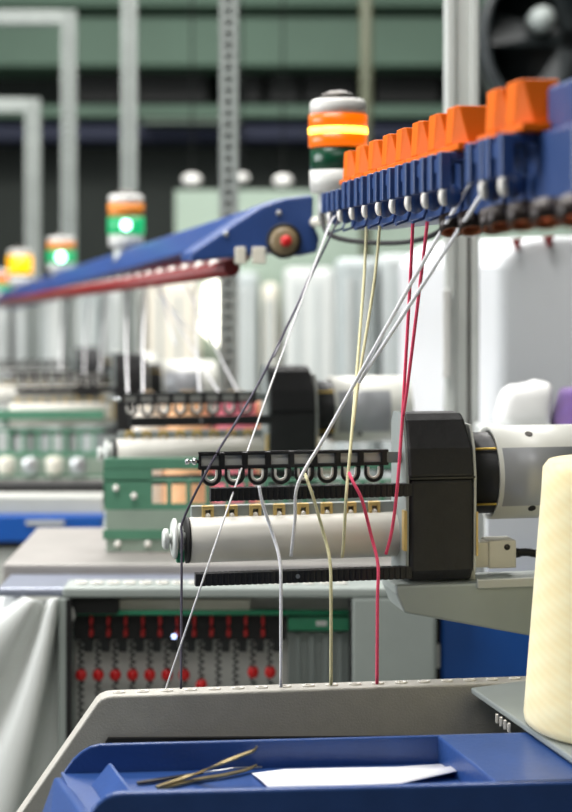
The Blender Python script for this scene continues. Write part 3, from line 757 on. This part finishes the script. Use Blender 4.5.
for k, (x, mk, lb) in enumerate(((148, 'cream', 'cream yarn cone behind the slotted green plate, leftmost of the row'), (188, 'peach', 'peach yarn cone just right of the cream one behind the second feeder'),
                       (236, 'pink', 'pink yarn cone behind the second feeder comb'), (276, 'peach', 'peach yarn cone right of the pink one, by the black feeder head'))):
    c = P(x, 516, 2.95)
    st = cone('yarn_cone', c, .048 if k else .034, .036 if k else .024, .205, cm[mk], lb, 'yarn cones behind the second feeder')
# ------------------------------------------------------------------ third machine (far left)
M3 = thing('knitting_machine', (P(20, 0, 3.05).x, 3.05, 0), 'third blurred knitting machine with a blue front panel at left', 'knitting machine', 'knitting machines in a row')
o3 = M3.location.copy()
def B3(x0, y0, x1, y1, d, th):
    a, b = P(x0, y0, d), P(x1, y1, d)
    return (V((a.x, d, b.z))-o3, V((b.x, d+th, a.z))-o3)
MB().prism([P(x, y, 3.05)-o3 for x, y in ((-120, 516), (103, 515), (100, 541), (-120, 544))], (0, .05, 0)).build('blue_panel', M['blue_door'], M3, bevel=.004)
MB().box(*B3(26, 521, 64, 525, 3.045, .006)).build('panel_strip', M['grey_light'], M3)
MB().box(*B3(-120, 496, 104, 515, 3.07, .06)).build('top_rail', M['grey_light'], M3, bevel=.004)
MB().box(*B3(-120, 485, 104, 496, 3.12, .06)).build('dark_channel', M['rubber'], M3)
MB().box(*B3(-120, 544, 104, 548, 3.06, .2)).build('dark_edge', M['rubber'], M3)
MB().box(*B3(-120, 548, 110, 640, 3.07, .2)).build('lower_panel', M['grey_light'], M3)
MB().box(V((P(-120, 0, 3.1).x, 3.13, 0))-o3, V((P(110, 0, 3.1).x, 3.6, .95))-o3).build('base_cabinet', M['grey_case'], M3)
slotplate(-60, 104, 410, 3.44, 14, 8, .9, M3, o3)
MB().box(*B3(-120, 480, 108, 492, 3.4, .2)).build('rear_deck', M['deck_beige'], M3)
for k in range(4):
    p = P(6+24*k, 474, 3.40)
    MB().lathe([(.012, 0), (.016, .004), (.016, .03), (.012, .034)], o=p-o3, seg=14).build('guide_roller', M['steel'] if k % 2 else M['beige'], M3)
# ------------------------------------------------------------------ covered stand on the right, bag, purple cone
cs = P(560, 400, 2.7)
cov = thing('covered_yarn_stand', (cs.x, 2.8, 0), 'white cloth covered stand at the right behind the pillar, with red clips', 'covered stand')
oc = cov.location.copy()
fp = [(498, 268), (506, 256), (518, 246), (532, 240), (560, 236), (760, 232), (760, 1900), (498, 1900)]
fpw = [P(x, min(y, 900), 2.62)-oc for x, y in fp]
for v in fpw[-2:]: v.z = 0
MB().prism(fpw, (-.12, .55, 0)).build('cloth_cover', M['sheet'], cov, bevel=.015, seg=3)
for x, y in ((517, 243), (549, 240)):
    p = P(x, y, 2.60)-oc
    MB().prism([p+V((-.006, 0, .006)), p+V((.008, 0, .008)), p+V((.002, 0, -.012))], (0, .03, 0)).build('red_clip', M['red_rail'], cov, bevel=.001)
tp = P(530, 425, 2.42)
tb = thing('side_table', (P(560, 0, 2.36).x, 2.36, 0), 'grey shelf table behind the motor housing carrying bag and purple cone', 'table')
zt2 = P(0, 428, 2.36).z
MB().box((-.11, -.06, zt2-.02), (.2, .09, zt2)).build('table_top', M['hood'], tb, bevel=.003)
for sx in (-.10, .19):
    for sy in (-.05, .08):
        MB().box((sx-.01, sy-.01, 0), (sx+.01, sy+.01, zt2-.02)).build('leg', M['alu'], tb)
MB().box((-.11, -.066, zt2-.26), (.2, -.058, zt2-.0)).build('table_apron', M['sheet'], tb, bevel=.002)
bc = P(524, 428, 2.36)
m = MB().ball((0, 0, 0), 1.0, (1, 1, 1), 32)
sg = lambda t, e: math.copysign(abs(t)**e, t)
for v in m.bm.verts:
    x, y, z = v.co
    x, y, z = sg(x, .5), sg(y, .7), sg(z, .45)
    y *= 1-.55*max(0, z)**2
    v.co = V((.038*x*(1-.06*z)+.004*z, .030*y+.002*math.sin(9*x+5*z), .032+.032*z+.006*x*max(0, z)+.0015*math.sin(7*x)))
bag = m.build('cloth_bag', M['bag'])
bag.location = bc
tag(bag, 'small white cloth bag beside the purple yarn cone', 'bag')
cone('yarn_cone', P(586, 428, 2.36), .05, .038, .055, cm['purple'], 'small purple yarn cone at the right edge above the grey motor')

# ------------------------------------------------------------------ yarns
def yarn(pts, r, key, label, group='running yarns', n=6):
    pts = [P(*p) for p in pts]
    o = MB().tube(smooth_path(pts, n), r, 8).build('yarn', Y[key], origin=pts[0])
    return tag(o, label, 'yarn', group)
yarn([(340, 216, 2.0), (325, 247, 1.95), (262, 377, 1.80), (213, 460, 1.70), (184, 518, 1.705), (182, 540, 1.70), (181.5, 600, 1.69), (181, 689, 1.668)], .0013, 'slate', 'slate grey yarn running down left past the roller end knob')
yarn([(331, 214, 2.01), (322, 245, 1.95), (300, 297, 1.9), (274, 357, 1.82)], .0011, 'grey', 'short light grey yarn from the far end joining the slate one')
yarn([(336, 215, 2.01), (327, 232, 1.96), (292, 327, 1.85), (262, 410, 1.76), (214, 548, 1.66), (166, 688, 1.668)], .0010, 'white', 'thin white yarn slanting alone across comb and roller to the left')
yarn([(367, 214, 1.89), (364, 280, 1.84), (352.5, 425, 1.72), (348, 474, 1.70), (346, 500, 1.69), (343.5, 545, 1.705), (342, 557, 1.715)], .0016, 'yellow', 'pale yellow yarn dropping straight to the roller, left of its pair')
yarn([(381, 211, 1.82), (374.5, 280, 1.79), (358, 385, 1.74), (353.5, 425, 1.722)], .0016, 'yellow', 'pale yellow yarn from the right of the pair, meeting the other above the comb')
yarn([(305, 474, 1.70), (309, 485, 1.69), (314, 500, 1.69), (324, 535, 1.70), (330, 562, 1.69), (331, 600, 1.685), (331, 685, 1.685)], .0017, 'yellow', 'pale yellow yarn crossing the roller and hanging to the grey cover')
yarn([(475, 176, 1.36), (450, 217, 1.43), (413, 280, 1.53), (356, 381, 1.64), (324, 438, 1.69), (298, 484, 1.69), (295, 520, 1.70), (291, 556, 1.712)], .0018, 'white', 'thick white yarn slanting from the arm to the roller, left of its pair')
yarn([(496, 172, 1.28), (468, 216, 1.36), (426, 280, 1.48), (388, 338, 1.58), (359, 382, 1.645)], .0018, 'white', 'thick white yarn slanting from the nearest eyelet, right of its pair')
yarn([(259, 486, 1.69), (263, 505, 1.69), (273, 535, 1.695), (280, 562, 1.685), (281, 600, 1.68), (281, 687, 1.678)], .0017, 'pale', 'white yarn crossing the roller middle and hanging to the grey cover')
yarn([(414, 196, 1.66), (410, 285, 1.68), (404, 390, 1.70), (402, 425, 1.70), (397, 490, 1.695), (392, 530, 1.715), (386, 554, 1.725)], .0017, 'red', 'red yarn dropping left of its pair and curving round the roller')
yarn([(431, 191, 1.58), (420, 285, 1.62), (407, 390, 1.68), (403, 415, 1.695)], .0017, 'red', 'red yarn from the right of the pair, joining the other above the head')
yarn([(349, 473, 1.70), (353, 482, 1.69), (362, 500, 1.69), (371, 535, 1.705), (378, 565, 1.695), (377.5, 600, 1.69), (377, 684, 1.688)], .0017, 'red', 'red yarn crossing the roller and hanging straight to the grey cover')
far = [(148, 268, 3.3, 143, 398, 2.55), (158, 266, 3.2, 175, 345, 2.8), (176, 262, 3.0, 238, 392, 2.6), (142, 270, 3.4, 190, 330, 2.9), (196, 262, 2.9, 200, 396, 2.55), (128, 272, 3.6, 128, 398, 2.6),
       (112, 276, 3.9, 100, 373, 3.52), (92, 280, 4.2, 84, 374, 3.51), (70, 284, 4.5, 60, 372, 3.7), (150, 270, 3.2, 222, 398, 2.6)]
fl_ = ['falling straight to the second comb end', 'slanting right, short, under the beacon beam', 'slanting far right to the second comb', 'slanting right from the beam near the middle beacon', 'falling straight by the bright window',
       'falling straight above the third feeder head', 'far left, above the fourth feeder head', 'far left, below the small green beacon', 'leftmost and furthest, below the red rail', 'slanting longest, to the middle of the second comb']
for (x0, y0, d0, x1, y1, d1), lb in zip(far, fl_):
    yarn([(x0, y0, d0), ((x0+x1)/2-2, (y0+y1)/2, (d0+d1)/2), (x1, y1, d1)], .0016, 'white', 'blurred white far yarn '+lb, 'far yarns behind')
for (x, lb) in ((93, 'left of the green plate'), (137, 'under the green plate'), (152, 'left of the slate yarn')):
    yarn([(x, 548, 2.5), (x, 568, 2.4), (x-2, 586, 2.232)], .0016, 'white', 'blurred white yarn end on the second deck '+lb, 'yarns on the second deck')

# ------------------------------------------------------------------ light
def area(name, loc, rot, sx, sy, e, col=(1, 1, 1)):
    l = bpy.data.lights.new(name, 'AREA'); l.shape = 'RECTANGLE'; l.size = sx; l.size_y = sy; l.energy = e; l.color = col
    o = bpy.data.objects.new(name, l); COL.objects.link(o); o.location = loc; o.rotation_euler = rot; return o
R = math.radians
area('fill_light_front', (-.3, -.6, 3.3), (R(28), 0, 0), 2.4, .8, 21, (1, .98, .95))  # added fill from behind the camera, lifts faces turned to the viewer
area('ceiling_light_near', (-.6, 1.7, 3.4), (0, 0, 0), 1.6, .8, 60, (1, .98, .95))
area('ceiling_light_mid', (-.2, 3.6, 3.4), (0, 0, 0), 2.4, .8, 90, (1, .98, .95))
area('ceiling_light_far', (-.3, 5.0, 3.3), (0, 0, 0), 3, .6, 90, (1, .98, .95))
area('left_daylight', (-3.4, 2.4, 1.9), (0, R(-90), 0), 2.2, 2.6, 120, (.97, .985, 1))
w = bpy.data.worlds.new('world'); SC.world = w; w.use_nodes = True
w.node_tree.nodes['Background'].inputs[0].default_value = (.86, .92, 1, 1)
w.node_tree.nodes['Background'].inputs[1].default_value = .15
SC.view_settings.view_transform = 'Standard'; SC.view_settings.look = 'None'
SC.view_settings.exposure = 0.25; SC.view_settings.gamma = 1; SC.view_settings.use_curve_mapping = False
SC.cycles.use_denoising = True
SC.cycles.max_bounces = 8
